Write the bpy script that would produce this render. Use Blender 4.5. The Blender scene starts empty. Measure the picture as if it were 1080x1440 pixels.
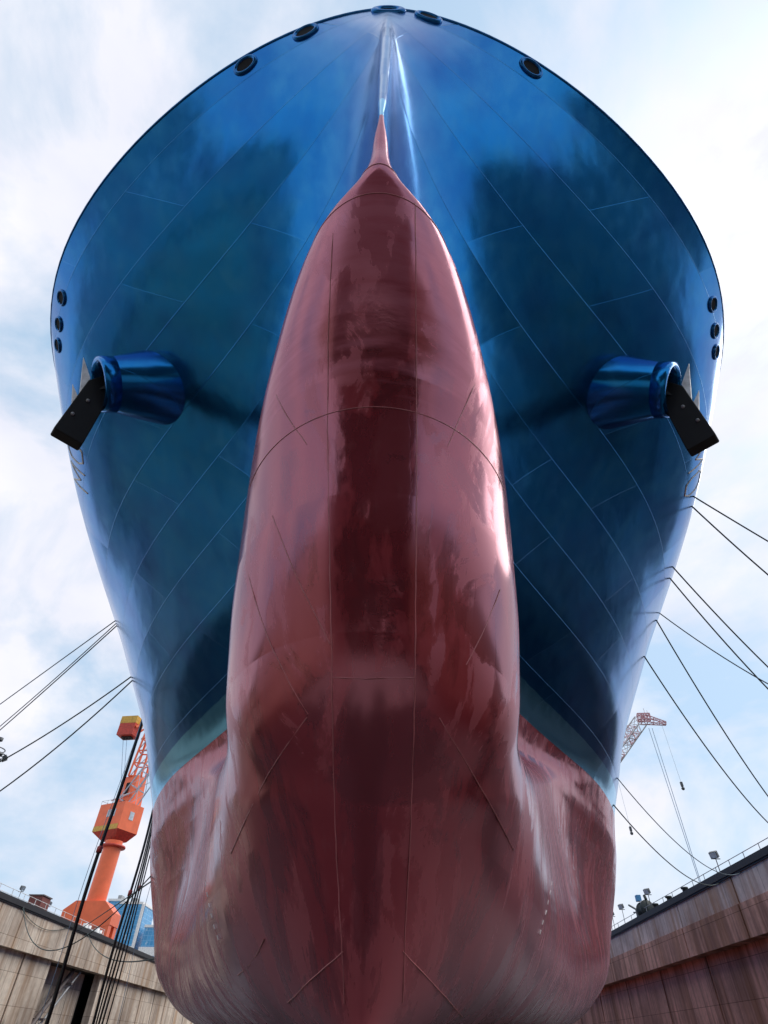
import bpy, bmesh, math, random
import numpy as np
from mathutils import Vector, Matrix
R = math.radians
random.seed(7)
sc = bpy.context.scene
COL = sc.collection

# ---------------------------------------------------------------- camera
cam_d = bpy.data.cameras.new("camera")
cam = bpy.data.objects.new("camera", cam_d)
COL.objects.link(cam)
cam_d.sensor_fit = 'AUTO'
cam_d.sensor_width = 36.0
cam_d.lens = 792.0 / 1440.0 * 36.0
cam_d.shift_x = -8.16 / 1440.0
cam_d.clip_end = 6000
cam_d.clip_start = 0.05
CAMZ = 1.6
cam.matrix_world = Matrix.Translation((0.229, 0, CAMZ)) @ Matrix.Rotation(R(134), 4, 'X') @ Matrix.Rotation(0.0101, 4, 'Z')
sc.camera = cam
sc.view_settings.view_transform = 'Standard'
sc.view_settings.look = 'None'
sc.view_settings.gamma = 1.0
sc.view_settings.exposure = 0.28

# ---------------------------------------------------------------- light
SUN_EL, SUN_AZ = 54.0, 64.0          # azimuth clockwise from +Y
world = bpy.data.worlds.new("World")
sc.world = world
world.use_nodes = True
nt = world.node_tree
nt.nodes.clear()
def wn(t, **k):
    n = nt.nodes.new(t)
    for a, b in k.items(): setattr(n, a, b)
    return n
w_out = wn('ShaderNodeOutputWorld'); w_bg = wn('ShaderNodeBackground')
sky = wn('ShaderNodeTexSky', sky_type='NISHITA', sun_disc=False)
sky.sun_elevation = R(SUN_EL); sky.sun_rotation = R(SUN_AZ)
sky.air_density = 1.0; sky.dust_density = 2.0; sky.ozone_density = 1.5
tc = wn('ShaderNodeTexCoord'); mp = wn('ShaderNodeMapping')
mp.inputs['Scale'].default_value = (1.0, 1.0, 1.7)
mp.inputs['Location'].default_value = (0.75, 0.32, 0.15)
nz = wn('ShaderNodeTexNoise'); nz.inputs['Scale'].default_value = 2.3; nz.inputs['Detail'].default_value = 7; nz.inputs['Roughness'].default_value = .56; nz.inputs['Distortion'].default_value = .35
rp = wn('ShaderNodeValToRGB'); rp.color_ramp.elements[0].position = .37; rp.color_ramp.elements[1].position = .55
rp.color_ramp.elements[0].color = (.08, .08, .08, 1); rp.color_ramp.elements[1].color = (1, 1, 1, 1)
nz2 = wn('ShaderNodeTexNoise'); nz2.inputs['Scale'].default_value = 4.5; nz2.inputs['Detail'].default_value = 5
rp2 = wn('ShaderNodeValToRGB'); rp2.color_ramp.elements[0].color = (6.9, 7.1, 8.1, 1); rp2.color_ramp.elements[1].color = (8.1, 8.1, 8.7, 1)
rp2.color_ramp.elements[0].position = .3; rp2.color_ramp.elements[1].position = .62
hz = wn('ShaderNodeMix', data_type='RGBA', blend_type='MIX')   # thin high veil over the blue
hz.inputs['Factor'].default_value = .62
hz.inputs[7].default_value = (4.7, 7.0, 9.2, 1)
mx = wn('ShaderNodeMix', data_type='RGBA', blend_type='MIX')
L = nt.links.new
L(tc.outputs['Generated'], mp.inputs['Vector']); L(mp.outputs['Vector'], nz.inputs['Vector']); L(mp.outputs['Vector'], nz2.inputs['Vector'])
L(nz.outputs['Fac'], rp.inputs['Fac']); L(nz2.outputs['Fac'], rp2.inputs['Fac'])
L(sky.outputs['Color'], hz.inputs[6])
L(rp.outputs['Color'], mx.inputs['Factor']); L(hz.outputs[2], mx.inputs[6]); L(rp2.outputs['Color'], mx.inputs[7])
L(mx.outputs[2], w_bg.inputs['Color']); w_bg.inputs['Strength'].default_value = 0.1
L(w_bg.outputs['Background'], w_out.inputs['Surface'])

sun_d = bpy.data.lights.new("sun", 'SUN'); sun = bpy.data.objects.new("sun", sun_d); COL.objects.link(sun)
sun_d.energy = 2.0; sun_d.angle = R(50); sun_d.color = (1.0, .95, .88)
sdir = Vector((math.sin(R(SUN_AZ)) * math.cos(R(SUN_EL)), math.cos(R(SUN_AZ)) * math.cos(R(SUN_EL)), math.sin(R(SUN_EL))))
sun.rotation_euler = sdir.to_track_quat('Z', 'Y').to_euler()
sun.location = (60, -60, 90)

# ---------------------------------------------------------------- helpers
class MB:
    """collects shapes, then links them as ONE mesh object"""
    def __init__(self): self.v = []; self.f = []; self.sm = []
    def add(self, vs, fs, smooth=False):
        o = len(self.v); self.v += [tuple(p) for p in vs]; self.f += [tuple(i + o for i in f) for f in fs]; self.sm += [smooth] * len(fs)
    def box(self, a, b, M=None):
        x0, y0, z0 = a; x1, y1, z1 = b
        vs = [Vector(p) for p in ((x0,y0,z0),(x1,y0,z0),(x1,y1,z0),(x0,y1,z0),(x0,y0,z1),(x1,y0,z1),(x1,y1,z1),(x0,y1,z1))]
        if M: vs = [M @ p for p in vs]
        self.add(vs, [(0,3,2,1),(4,5,6,7),(0,1,5,4),(1,2,6,5),(2,3,7,6),(3,0,4,7)])
        return self
    def bar(self, p, q, w, h=None):
        p = Vector(p); q = Vector(q); d = (q - p); l = d.length
        M = Matrix.Translation(p) @ d.to_track_quat('Z', 'Y').to_matrix().to_4x4()
        h = h or w
        return self.box((-w/2, -h/2, 0), (w/2, h/2, l), M)
    def tube(self, pts, r, n=8, caps=True, smooth=True):
        pts = [Vector(p) for p in pts]; rings = []
        rr = r if hasattr(r, '__len__') else [r] * len(pts)
        up = None
        for i, p in enumerate(pts):
            t = (pts[min(i+1, len(pts)-1)] - pts[max(i-1, 0)]).normalized()
            if up is None: up = t.orthogonal().normalized()
            up = (up - t * up.dot(t)).normalized(); s = t.cross(up)
            rings.append([p + (up * math.cos(2*math.pi*k/n) + s * math.sin(2*math.pi*k/n)) * rr[i] for k in range(n)])
        vs = [q for ring in rings for q in ring]; fs = []
        for i in range(len(pts)-1):
            for k in range(n):
                fs.append((i*n+k, i*n+(k+1) % n, (i+1)*n+(k+1) % n, (i+1)*n+k))
        self.add(vs, fs, smooth)
        if caps:
            self.add(rings[0], [tuple(range(n))[::-1]]); self.add(rings[-1], [tuple(range(n))])
        return self
    def lathe(self, prof, M, n=32, smooth=True):
        """prof: (radius, height) along local z"""
        vs = []; fs = []
        for r, h in prof:
            for k in range(n):
                a = 2*math.pi*k/n; vs.append(M @ Vector((r*math.cos(a), r*math.sin(a), h)))
        for i in range(len(prof)-1):
            for k in range(n): fs.append((i*n+k, i*n+(k+1) % n, (i+1)*n+(k+1) % n, (i+1)*n+k))
        self.add(vs, fs, smooth); return self
    def prism(self, poly, M, depth):
        """poly in local xy, extruded along local z"""
        n = len(poly)
        vs = [M @ Vector((x, y, 0)) for x, y in poly] + [M @ Vector((x, y, depth)) for x, y in poly]
        self.add(vs, [tuple(range(n))[::-1], tuple(range(n, 2*n))] + [(i, (i+1) % n, (i+1) % n + n, i+n) for i in range(n)])
        return self
    def build(self, name, mat, parent=None, normals=None, bevel=0):
        o0 = parent_base(parent)
        me = bpy.data.meshes.new(name)
        me.from_pydata([(x-o0[0], y-o0[1], z-o0[2]) for x, y, z in self.v], [], self.f)
        me.polygons.foreach_set('use_smooth', self.sm)
        if mat: me.materials.append(mat)
        me.update()
        ob = bpy.data.objects.new(name, me); COL.objects.link(ob)
        if parent: ob.parent = parent
        if bevel:
            m = ob.modifiers.new('bevel', 'BEVEL'); m.width = bevel; m.segments = 2; m.limit_method = 'ANGLE'
        return ob
def parent_base(p):
    b = Vector((0, 0, 0))
    while p is not None: b = b + Vector(p.location); p = p.parent
    return b
def tag(o, label=None, cat=None, group=None, kind=None):
    for k, v in (('label', label), ('category', cat), ('group', group), ('kind', kind)):
        if v: o[k] = v
    return o
YARD = []      # everything that stands on the quay, in the order it is built
def thing(name, label, cat, loc=(0, 0, 0), group=None):
    o = bpy.data.objects.new(name, None); COL.objects.link(o); o.location = loc; o.empty_display_size = .3
    if name not in ('cargo_ship', 'hanging_line'): YARD.append(o)
    return tag(o, label, cat, group)

# ---------------------------------------------------------------- materials
class NT:
    def __init__(self, name):
        self.m = bpy.data.materials.new(name); self.m.use_nodes = True; self.t = self.m.node_tree
        self.b = self.t.nodes['Principled BSDF']; self.tc = None
    def n(self, t, **k):
        x = self.t.nodes.new(t)
        for a, b in k.items():
            if a in x.inputs: x.inputs[a].default_value = b
            else: setattr(x, a, b)
        return x
    def l(self, a, b): self.t.links.new(a, b); return self
    def coord(self, scale=(1, 1, 1), rot=(0, 0, 0), kind='Object'):
        if not self.tc: self.tc = self.n('ShaderNodeTexCoord')
        mp = self.n('ShaderNodeMapping'); mp.inputs['Scale'].default_value = scale; mp.inputs['Rotation'].default_value = rot
        self.l(self.tc.outputs[kind], mp.inputs['Vector']); return mp.outputs['Vector']
    def noise(self, vec, scale, detail=5, rough=.55, dist=0):
        x = self.n('ShaderNodeTexNoise'); x.inputs['Scale'].default_value = scale; x.inputs['Detail'].default_value = detail
        x.inputs['Roughness'].default_value = rough; x.inputs['Distortion'].default_value = dist
        self.l(vec, x.inputs['Vector']); return x.outputs['Fac']
    def ramp(self, fac, a, b, c0=(0, 0, 0, 1), c1=(1, 1, 1, 1)):
        x = self.n('ShaderNodeValToRGB'); e = x.color_ramp.elements
        e[0].position = a; e[1].position = b; e[0].color = c0; e[1].color = c1
        self.l(fac, x.inputs['Fac']); return x.outputs['Color']
    def mix(self, fac, a, b, blend='MIX'):
        x = self.n('ShaderNodeMix', data_type='RGBA', blend_type=blend)
        for s, v in ((0, fac), (6, a), (7, b)):
            if hasattr(v, 'links') or hasattr(v, 'is_output'): self.l(v, x.inputs[s])
            else: x.inputs[s].default_value = v
        return x.outputs[2]
    def math(self, op, a, b=0.0, clamp=False):
        x = self.n('ShaderNodeMath', operation=op, use_clamp=clamp)
        for s, v in ((0, a), (1, b)):
            if hasattr(v, 'is_output'): self.l(v, x.inputs[s])
            else: x.inputs[s].default_value = v
        return x.outputs[0]
    def bump(self, h, strength, dist, chain=None):
        x = self.n('ShaderNodeBump'); x.inputs['Strength'].default_value = strength; x.inputs['Distance'].default_value = dist
        self.l(h, x.inputs['Height'])
        if chain is not None: self.l(chain, x.inputs['Normal'])
        return x.outputs['Normal']
    def set(self, **k):
        for a, v in k.items():
            s = self.b.inputs[a.replace('_', ' ')]
            if hasattr(v, 'is_output'): self.l(v, s)
            else: s.default_value = v
        return self

def facets(q, vec, w, hgt, k):
    """every plate sits a hair out of fair with its neighbours"""
    outs = []
    for off in (.37, .371, .372):
        br = q.n('ShaderNodeTexBrick', offset=.37, squash=1.0)
        for a, x in (('Scale', 1.0), ('Mortar Size', 0.0), ('Brick Width', w), ('Row Height', hgt), ('Bias', 0.0)): br.inputs[a].default_value = x
        br.inputs['Color1'].default_value = (0, 0, 0, 1); br.inputs['Color2'].default_value = (1, 1, 1, 1)
        mp = q.n('ShaderNodeMapping'); mp.inputs['Location'].default_value = (0 if off == .37 else w*round((off-.37)*1e3)*20, 0 if off == .37 else hgt*2*round((off-.37)*1e3)*17, 0)
        q.l(vec, mp.inputs['Vector']); q.l(mp.outputs['Vector'], br.inputs['Vector'])
        outs.append(q.math('SUBTRACT', br.outputs['Color'], .5))
    cb = q.n('ShaderNodeCombineXYZ')
    for a, o in zip('XYZ', outs): q.l(o, cb.inputs[a])
    sc_ = q.n('ShaderNodeVectorMath', operation='SCALE'); q.l(cb.outputs[0], sc_.inputs[0]); sc_.inputs['Scale'].default_value = k
    ge = q.n('ShaderNodeNewGeometry'); ad = q.n('ShaderNodeVectorMath', operation='ADD'); q.l(ge.outputs['Normal'], ad.inputs[0]); q.l(sc_.outputs[0], ad.inputs[1])
    no = q.n('ShaderNodeVectorMath', operation='NORMALIZE'); q.l(ad.outputs[0], no.inputs[0]); return no.outputs[0]

def plain(name, col, rough=.5, metal=0.0, var=.25, scale=3.0, bump=0.0):
    q = NT(name); v = q.coord()
    f = q.noise(v, scale, 6)
    c = q.mix(q.ramp(f, .3, .7), tuple(x * (1 - var) for x in col[:3]) + (1,), tuple(min(1, x * (1 + var)) for x in col[:3]) + (1,))
    q.set(Base_Color=c, Roughness=rough, Metallic=metal)
    if bump: q.set(Normal=q.bump(f, bump, .02))
    return q.m

def hull_blue():
    q = NT('glossy blue topside paint')
    v = q.coord()
    sx = q.n('ShaderNodeSeparateXYZ'); q.l(v, sx.inputs[0])
    cb = q.n('ShaderNodeCombineXYZ'); q.l(sx.outputs['Y'], cb.inputs['X']); q.l(sx.outputs['Z'], cb.inputs['Y'])
    br = q.n('ShaderNodeTexBrick', offset=.37, squash=1.0)
    for k, x in (('Scale', 1.0), ('Mortar Size', .015), ('Mortar Smooth', .6), ('Brick Width', 8.6), ('Row Height', 1.75), ('Bias', 0.0)): br.inputs[k].default_value = x
    br.inputs['Color1'].default_value = (.003, .165, .47, 1); br.inputs['Color2'].default_value = (.005, .195, .53, 1); br.inputs['Mortar'].default_value = (.015, .23, .56, 1)
    q.l(cb.outputs[0], br.inputs['Vector'])
    # roller laps and faint weather streaks running down the plates
    s1 = q.noise(q.coord((.9, .9, .12)), 1.6, 6, .6)
    s2 = q.noise(v, .35, 4)
    c = q.mix(q.ramp(s1, .42, .72), br.outputs['Color'], (.018, .22, .52, 1))
    c = q.mix(q.ramp(s2, .45, .75), c, (.006, .13, .42, 1))
    # a lighter blue strip just above the waterline
    bt = q.math('GREATER_THAN', q.math('ADD', sx.outputs['Z'], q.math('MULTIPLY', s1, .12)), 13.62)
    c = q.mix(bt, (.13, .50, .80, 1), c)
    plates = q.noise(q.coord((.5, .22, .5)), 1.0, 2, .5)
    h1 = q.bump(plates, .13, .25, facets(q, cb.outputs[0], 8.6, 1.75, .05))
    h2 = q.bump(q.noise(q.coord((1.2, 1.2, .3)), 3.0, 5), .07, .03, h1)
    h3 = q.bump(br.outputs['Fac'], .5, .012, h2)
    q.set(Base_Color=c, Metallic=.85, Roughness=q.ramp(s1, .3, .8, (.15, .15, .15, 1), (.22, .22, .22, 1)), Normal=h3, IOR=1.5)
    return q.m

def hull_red():
    q = NT('red antifouling paint')
    v = q.coord()
    run = q.coord((1.1, 1.1, .22))
    a = q.noise(run, .85, 8, .60, .5)         # big roller passes with ragged edges
    e = q.noise(q.coord((1.6, 1.6, .16), (0, 0, .4)), .6, 8, .58, .25)
    b = q.noise(run, 4.5, 6, .65)             # fine runs
    g = q.noise(v, .55, 5, .6)
    d = q.noise(q.coord((.7, .7, .5)), 1.0, 8, .62, .6)
    pa = q.ramp(a, .50, .535); pe = q.ramp(e, .515, .555); pd = q.ramp(d, .54, .57)
    c = q.mix(q.ramp(g, .35, .68), (.22, .010, .014, 1), (.29, .024, .029, 1))
    c = q.mix(q.math('MULTIPLY', pa, .75), c, (.36, .065, .072, 1))
    c = q.mix(q.math('MULTIPLY', pe, .75), c, (.12, .006, .010, 1))
    c = q.mix(q.math('MULTIPLY', pd, .65), c, (.09, .004, .007, 1))
    c = q.mix(q.math('MULTIPLY', q.ramp(b, .55, .75), .25), c, (.27, .08, .085, 1))
    # lighter pink on the upper bulb, its edge drawn out in horizontal laps
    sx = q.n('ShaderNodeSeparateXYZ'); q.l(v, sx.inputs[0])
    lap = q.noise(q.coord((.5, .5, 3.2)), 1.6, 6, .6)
    pink_band = q.math('SUBTRACT', 1.0, q.math('SUBTRACT', 1.0, q.math('MULTIPLY', q.math('SUBTRACT', q.math('ADD', sx.outputs['Z'], q.math('MULTIPLY', q.math('SUBTRACT', lap, .5), 2.6)), 7.5), .9), True), True)
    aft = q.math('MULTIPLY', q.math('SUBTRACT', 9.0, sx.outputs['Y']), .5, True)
    pink_band = q.math('MULTIPLY', pink_band, aft)
    c = q.mix(q.math('MULTIPLY', pink_band, .8), c, q.mix(q.ramp(lap, .35, .65), (.42, .085, .125, 1), (.54, .16, .22, 1)))
    rg = q.mix(pa, (.20, .20, .20, 1), (.34, .34, .34, 1))
    rg = q.mix(pe, rg, (.14, .14, .14, 1))
    rg = q.mix(pd, rg, (.15, .15, .15, 1))
    cb = q.n('ShaderNodeCombineXYZ'); q.l(sx.outputs['Y'], cb.inputs['X']); q.l(sx.outputs['Z'], cb.inputs['Y'])
    h1 = q.bump(q.noise(q.coord((.5, .3, .4)), 1.0, 2), .22, .2, facets(q, cb.outputs[0], 5.0, 1.9, .05))
    h2 = q.bump(q.math('ADD', pa, q.math('MULTIPLY', pe, .7)), .08, .008, h1)
    h3 = q.bump(b, .035, .012, h2)
    q.set(Base_Color=c, Roughness=rg, Normal=h3, IOR=2.8, Specular_Tint=(1.0, .42, .55, 1), Sheen_Weight=.22, Sheen_Roughness=.38, Sheen_Tint=(1.0, .66, .82, 1))
    return q.m

def concrete(name, base, dirt, rust, drip=.6, sc_y=1.0, lines=True, dark_foot=None):
    q = NT(name); v = q.coord()
    vert = q.coord((1, 1, .06))
    s = q.noise(vert, 1.3, 7, .62); s2 = q.noise(vert, .45, 5, .6); f = q.noise(v, 2.2, 9, .65); big = q.noise(v, .16, 4)
    c = q.mix(q.ramp(f, .3, .75), tuple(x*.8 for x in base)+(1,), tuple(x*1.12 for x in base)+(1,))
    c = q.mix(q.math('MULTIPLY', q.ramp(s, .46, .62), drip), c, tuple(dirt)+(1,))
    c = q.mix(q.math('MULTIPLY', q.ramp(s2, .52, .66), .7), c, tuple(rust)+(1,))
    c = q.mix(q.math('MULTIPLY', q.ramp(big, .45, .7), .55), c, tuple(x*.55 for x in dirt)+(1,))
    if lines:
        sx = q.n('ShaderNodeSeparateXYZ'); q.l(v, sx.inputs[0]); cb = q.n('ShaderNodeCombineXYZ')
        q.l(sx.outputs['Y'], cb.inputs['X']); q.l(sx.outputs['Z'], cb.inputs['Y'])
        br = q.n('ShaderNodeTexBrick', offset=0.0)
        for k, x in (('Scale', 1.0), ('Mortar Size', .02), ('Mortar Smooth', .3), ('Brick Width', 2.9*sc_y), ('Row Height', 2.45)): br.inputs[k].default_value = x
        br.inputs['Color1'].default_value = (1, 1, 1, 1); br.inputs['Color2'].default_value = (.82, .82, .84, 1); br.inputs['Mortar'].default_value = (.35, .3, .27, 1)
        q.l(cb.outputs[0], br.inputs['Vector'])
        c = q.mix(1.0, c, br.outputs['Color'], 'MULTIPLY')
    if dark_foot:
        # dark band added low on the wall to darken the hull's reflection; ragged top
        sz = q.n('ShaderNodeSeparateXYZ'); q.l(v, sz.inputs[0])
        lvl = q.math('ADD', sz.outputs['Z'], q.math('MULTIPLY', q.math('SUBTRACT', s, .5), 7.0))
        c = q.mix(q.math('MULTIPLY', q.math('MULTIPLY', q.math('SUBTRACT', dark_foot, lvl), .8, True), .93), c, (.022, .024, .018, 1))
    q.set(Base_Color=c, Roughness=.88, Normal=q.bump(f, .35, .03))
    return q.m

def floor_mat():
    q = NT('dock floor concrete')
    v = q.coord()
    f = q.noise(v, 1.6, 9, .65); dark_n = q.noise(v, .13, 6, .6, .5); p = q.noise(v, .05, 3)
    sx = q.n('ShaderNodeSeparateXYZ'); q.l(v, sx.inputs[0])
    # floor coloured dark round the ship to darken the hull's reflections, paler in front
    edge = q.math('ADD', q.math('MULTIPLY', q.math('ADD', sx.outputs['Y'], 17.0), .16), q.math('MULTIPLY', q.math('SUBTRACT', dark_n, .5), 6.0))
    w = q.math('MAXIMUM', q.ramp(edge, .3, .55), q.ramp(dark_n, .60, .64))
    c = q.mix(q.ramp(f, .3, .72), (.24, .225, .205, 1), (.42, .40, .37, 1))
    c = q.mix(q.math('MULTIPLY', q.ramp(p, .45, .65), .5), c, (.20, .17, .14, 1))
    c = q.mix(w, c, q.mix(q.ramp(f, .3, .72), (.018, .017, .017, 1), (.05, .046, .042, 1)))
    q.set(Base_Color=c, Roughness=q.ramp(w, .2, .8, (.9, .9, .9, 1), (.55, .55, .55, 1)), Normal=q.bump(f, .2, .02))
    return q.m

M = dict(
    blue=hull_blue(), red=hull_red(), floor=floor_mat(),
    wall_l=concrete('warm dock wall concrete', (.86, .74, .60), (.36, .225, .145), (.50, .29, .15), .62, dark_foot=3.4),
    wall_r2=concrete('dirty brown dock wall concrete', (.88, .48, .34), (.26, .12, .075), (.42, .19, .09), .7, dark_foot=3.4),
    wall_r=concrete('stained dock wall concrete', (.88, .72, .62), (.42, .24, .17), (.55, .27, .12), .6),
    ground=concrete('oily quay tarmac', (.05, .049, .047), (.02, .019, .018), (.04, .03, .02), .4, lines=False),
    apron=concrete('pale quay concrete', (.30, .29, .27), (.16, .14, .12), (.2, .14, .1), .3, lines=False),
    coping=plain('dark steel coping', (.022, .02, .022), .6),
    weld=plain('painted weld bead', (.46, .14, .15), .35),
    black=plain('black rubber', (.008, .008, .009), .55),
    void=plain('unlit pipe interior', (.006, .008, .012), .9),  # near black colour standing in for the shade inside openings
    ring=plain('blue ring casting', (.01, .15, .42), .25, metal=.7),
    anchor=plain('black anchor paint', (.004, .004, .005), .7, bump=.15),
    fluke=plain('sky lit anchor fluke', (.62, .64, .68), .5),  # skylight on the flukes is put into this pale grey
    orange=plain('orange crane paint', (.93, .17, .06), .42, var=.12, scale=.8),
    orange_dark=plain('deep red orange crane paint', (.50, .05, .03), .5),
    yellow=plain('yellow crane band', (.62, .36, .05), .45),
    cranegrey=plain('pale blue grey steel', (.42, .50, .58), .45),
    cranered=plain('hazed red steel', (.60, .34, .37), .5),  # distance haze put into the colour as a paler red
    cranewhite=plain('white crane steel', (.72, .72, .74), .5),
    glassw=plain('pale window glass', (.55, .62, .68), .12),
    gate=plain('near black steel', (.02, .018, .017), .7),
    backdrop=plain('dark added skyline', (.03, .045, .03), .9, scale=.02),
    rope=plain('grey green mooring rope', (.06, .085, .085), .85, var=.4, scale=20),
    ropeb=plain('weathered blue grey rope', (.12, .17, .21), .85, var=.3, scale=20),
    hoist=plain('pale steel wire', (.30, .42, .55), .4),
    steel=plain('grey galvanised steel', (.30, .31, .32), .45),
    lamp=plain('dark lamp housing', (.05, .06, .07), .5),
    darkgear=plain('dark green machinery paint', (.03, .042, .04), .5),
    bluepaint=plain('bright blue paint', (.08, .30, .55), .5),
    redpipe=plain('red painted pipe', (.45, .06, .05), .45),
    shed=plain('red brown shed paint', (.20, .06, .05), .7),
    white=plain('white paint', (.78, .78, .77), .5),
    timber=plain('yellow timber', (.5, .33, .14), .8),
    pipe=plain('rusty grey pipe', (.16, .13, .125), .6),
)
SEAMS = [[[-1.7,6.39,22.31],[-0.74,3.33,11.6],[-0.75,3.49,11.33],[-0.76,3.64,11.07],[-0.76,3.8,10.83],[-0.77,3.97,10.6],[-0.77,4.13,10.38],[-0.78,4.29,10.16],[-0.78,4.45,9.94],[-0.78,4.61,9.72],[-0.77,4.75,9.48],[-0.76,4.89,9.24],[-0.75,5.01,8.98],[-0.74,5.13,8.73],[-0.73,5.24,8.46],[-0.71,5.33,8.2],[-0.69,5.42,7.93],[-0.67,5.5,7.67],[-0.65,5.57,7.41],[-0.63,5.64,7.15],[-0.61,5.71,6.91],[-0.59,5.78,6.68],[-0.57,5.85,6.45],[-0.56,5.91,6.23],[-0.54,5.97,6.01],[-0.52,6.03,5.8],[-0.51,6.09,5.6],[-0.49,6.14,5.4],[-0.47,6.2,5.2],[-0.46,6.26,5.02],[-0.45,6.31,4.84],[-0.44,6.37,4.66],[-0.42,6.43,4.49],[-0.41,6.5,4.33],[-0.4,6.57,4.17],[-0.39,6.65,4.02],[-0.38,6.72,3.87],[-0.36,6.78,3.71],[-0.35,6.84,3.57],[-0.34,6.9,3.42],[-0.32,6.95,3.28],[-0.31,7.0,3.13],[-0.29,7.05,2.99],[-0.27,7.09,2.86],[-0.26,7.13,2.72],[-0.24,7.17,2.59],[-0.22,7.21,2.46],[-0.21,7.25,2.34],[-0.19,7.29,2.21],[-0.18,7.32,2.09],[-0.17,7.37,1.97]],[[0.6,3.15,11.77],[0.6,3.3,11.49],[0.6,3.46,11.23],[0.61,3.62,10.99],[0.61,3.78,10.76],[0.61,3.95,10.54],[0.61,4.11,10.32],[0.61,4.27,10.1],[0.62,4.43,9.88],[0.62,4.58,9.66],[0.62,4.73,9.43],[0.62,4.86,9.19],[0.62,4.99,8.94],[0.62,5.1,8.68],[0.62,5.21,8.43],[0.62,5.31,8.17],[0.61,5.4,7.91],[0.61,5.48,7.65],[0.61,5.56,7.39],[0.6,5.63,7.14],[0.6,5.7,6.91],[0.59,5.78,6.68],[0.59,5.85,6.45],[0.58,5.92,6.23],[0.58,5.98,6.02],[0.57,6.05,5.81],[0.57,6.11,5.61],[0.57,6.16,5.41],[0.56,6.22,5.22],[0.56,6.28,5.03],[0.55,6.34,4.85],[0.55,6.4,4.68],[0.54,6.46,4.51],[0.54,6.53,4.35],[0.53,6.61,4.19],[0.52,6.7,4.04],[0.52,6.78,3.89],[0.51,6.84,3.74],[0.5,6.91,3.59],[0.5,6.98,3.45],[0.49,7.05,3.3],[0.48,7.11,3.16],[0.47,7.17,3.02],[0.46,7.23,2.89],[0.45,7.29,2.75],[0.44,7.35,2.62],[0.43,7.41,2.49],[0.43,7.48,2.37],[0.42,7.55,2.24],[0.42,7.64,2.12],[0.41,7.75,2.0]],[[-0.45,6.3,4.89],[-0.3,6.27,4.87],[-0.16,6.26,4.86],[-0.02,6.25,4.85],[0.12,6.25,4.86],[0.26,6.27,4.87],[0.41,6.29,4.88],[0.55,6.32,4.91]],[[-0.73,6.54,4.5],[-0.85,6.67,4.39],[-0.98,6.84,4.28],[-1.11,7.05,4.19],[-1.25,7.31,4.1],[-1.37,7.56,4.0],[-1.5,7.86,3.91],[-1.66,8.28,3.83],[-1.83,8.76,3.76],[-2.02,9.31,3.69]],[[0.85,6.59,4.53],[0.97,6.75,4.39],[1.1,6.95,4.28],[1.24,7.22,4.19],[1.38,7.51,4.09],[1.53,7.81,3.99],[1.7,8.25,3.92],[1.89,8.79,3.86],[2.1,9.42,3.8]],[[-1.04,5.46,8.28],[-1.13,5.45,8.44],[-1.23,5.45,8.6],[-1.33,5.45,8.78],[-1.43,5.45,8.96],[-1.52,5.45,9.15],[-1.61,5.45,9.36],[-1.7,5.45,9.57]],[[1.1,5.49,8.3],[1.17,5.46,8.48],[1.24,5.43,8.67],[1.31,5.4,8.87],[1.39,5.37,9.07],[1.47,5.34,9.27],[1.55,5.31,9.48],[1.63,5.29,9.71]],[[0.41,7.44,2.39],[0.5,7.61,2.33],[0.61,7.83,2.27],[0.71,8.1,2.22],[0.83,8.45,2.16],[0.96,8.9,2.11],[1.11,9.52,2.05],[1.3,10.44,2.0]],[[-0.2,7.23,2.36],[-0.28,7.33,2.31],[-0.37,7.46,2.27],[-0.47,7.63,2.22],[-0.57,7.85,2.18],[-0.67,8.12,2.14],[-0.79,8.49,2.09],[-0.94,8.98,2.05]],[[-2.0,6.84,7.1],[-1.84,6.73,6.67],[-1.7,6.67,6.31],[-1.56,6.63,5.99],[-1.42,6.59,5.69],[-1.28,6.55,5.41],[-1.13,6.53,5.16],[-1.0,6.52,4.93],[-0.86,6.52,4.72],[-0.72,6.53,4.53]],[[1.88,6.81,6.59],[1.78,6.76,6.35],[1.68,6.72,6.14],[1.59,6.69,5.93],[1.5,6.66,5.74],[1.41,6.62,5.56],[1.32,6.6,5.39],[1.23,6.58,5.23]],[[-1.53,6.12,7.41],[-1.36,6.09,7.01],[-1.21,6.09,6.66],[-1.06,6.1,6.34],[-0.92,6.11,6.05],[-0.77,6.13,5.78],[-0.63,6.15,5.52],[-0.5,6.18,5.28]],[[-9.01,33.05,3.54],[-5.97,23.94,3.09],[-3.78,16.79,2.71],[-2.63,13.06,2.53],[-2.02,11.13,2.47],[-1.65,9.99,2.49],[-1.43,9.28,2.55],[-1.29,8.79,2.64]]]  # weld lines and white marks traced from image pixels, cast onto the hull
DASH = [[[-3.25, 12.78, 3.99], [-3.06, 12.32, 3.74], [-2.9, 12.01, 3.52], [-2.79, 11.86, 3.35], [-2.68, 11.74, 3.18], [-2.56, 11.62, 3.02]], [[4.15, 15.64, 4.59], [3.85, 14.69, 4.25], [3.57, 13.88, 3.93], [3.4, 13.44, 3.69], [3.23, 13.11, 3.48], [3.12, 12.94, 3.31]]]
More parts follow.
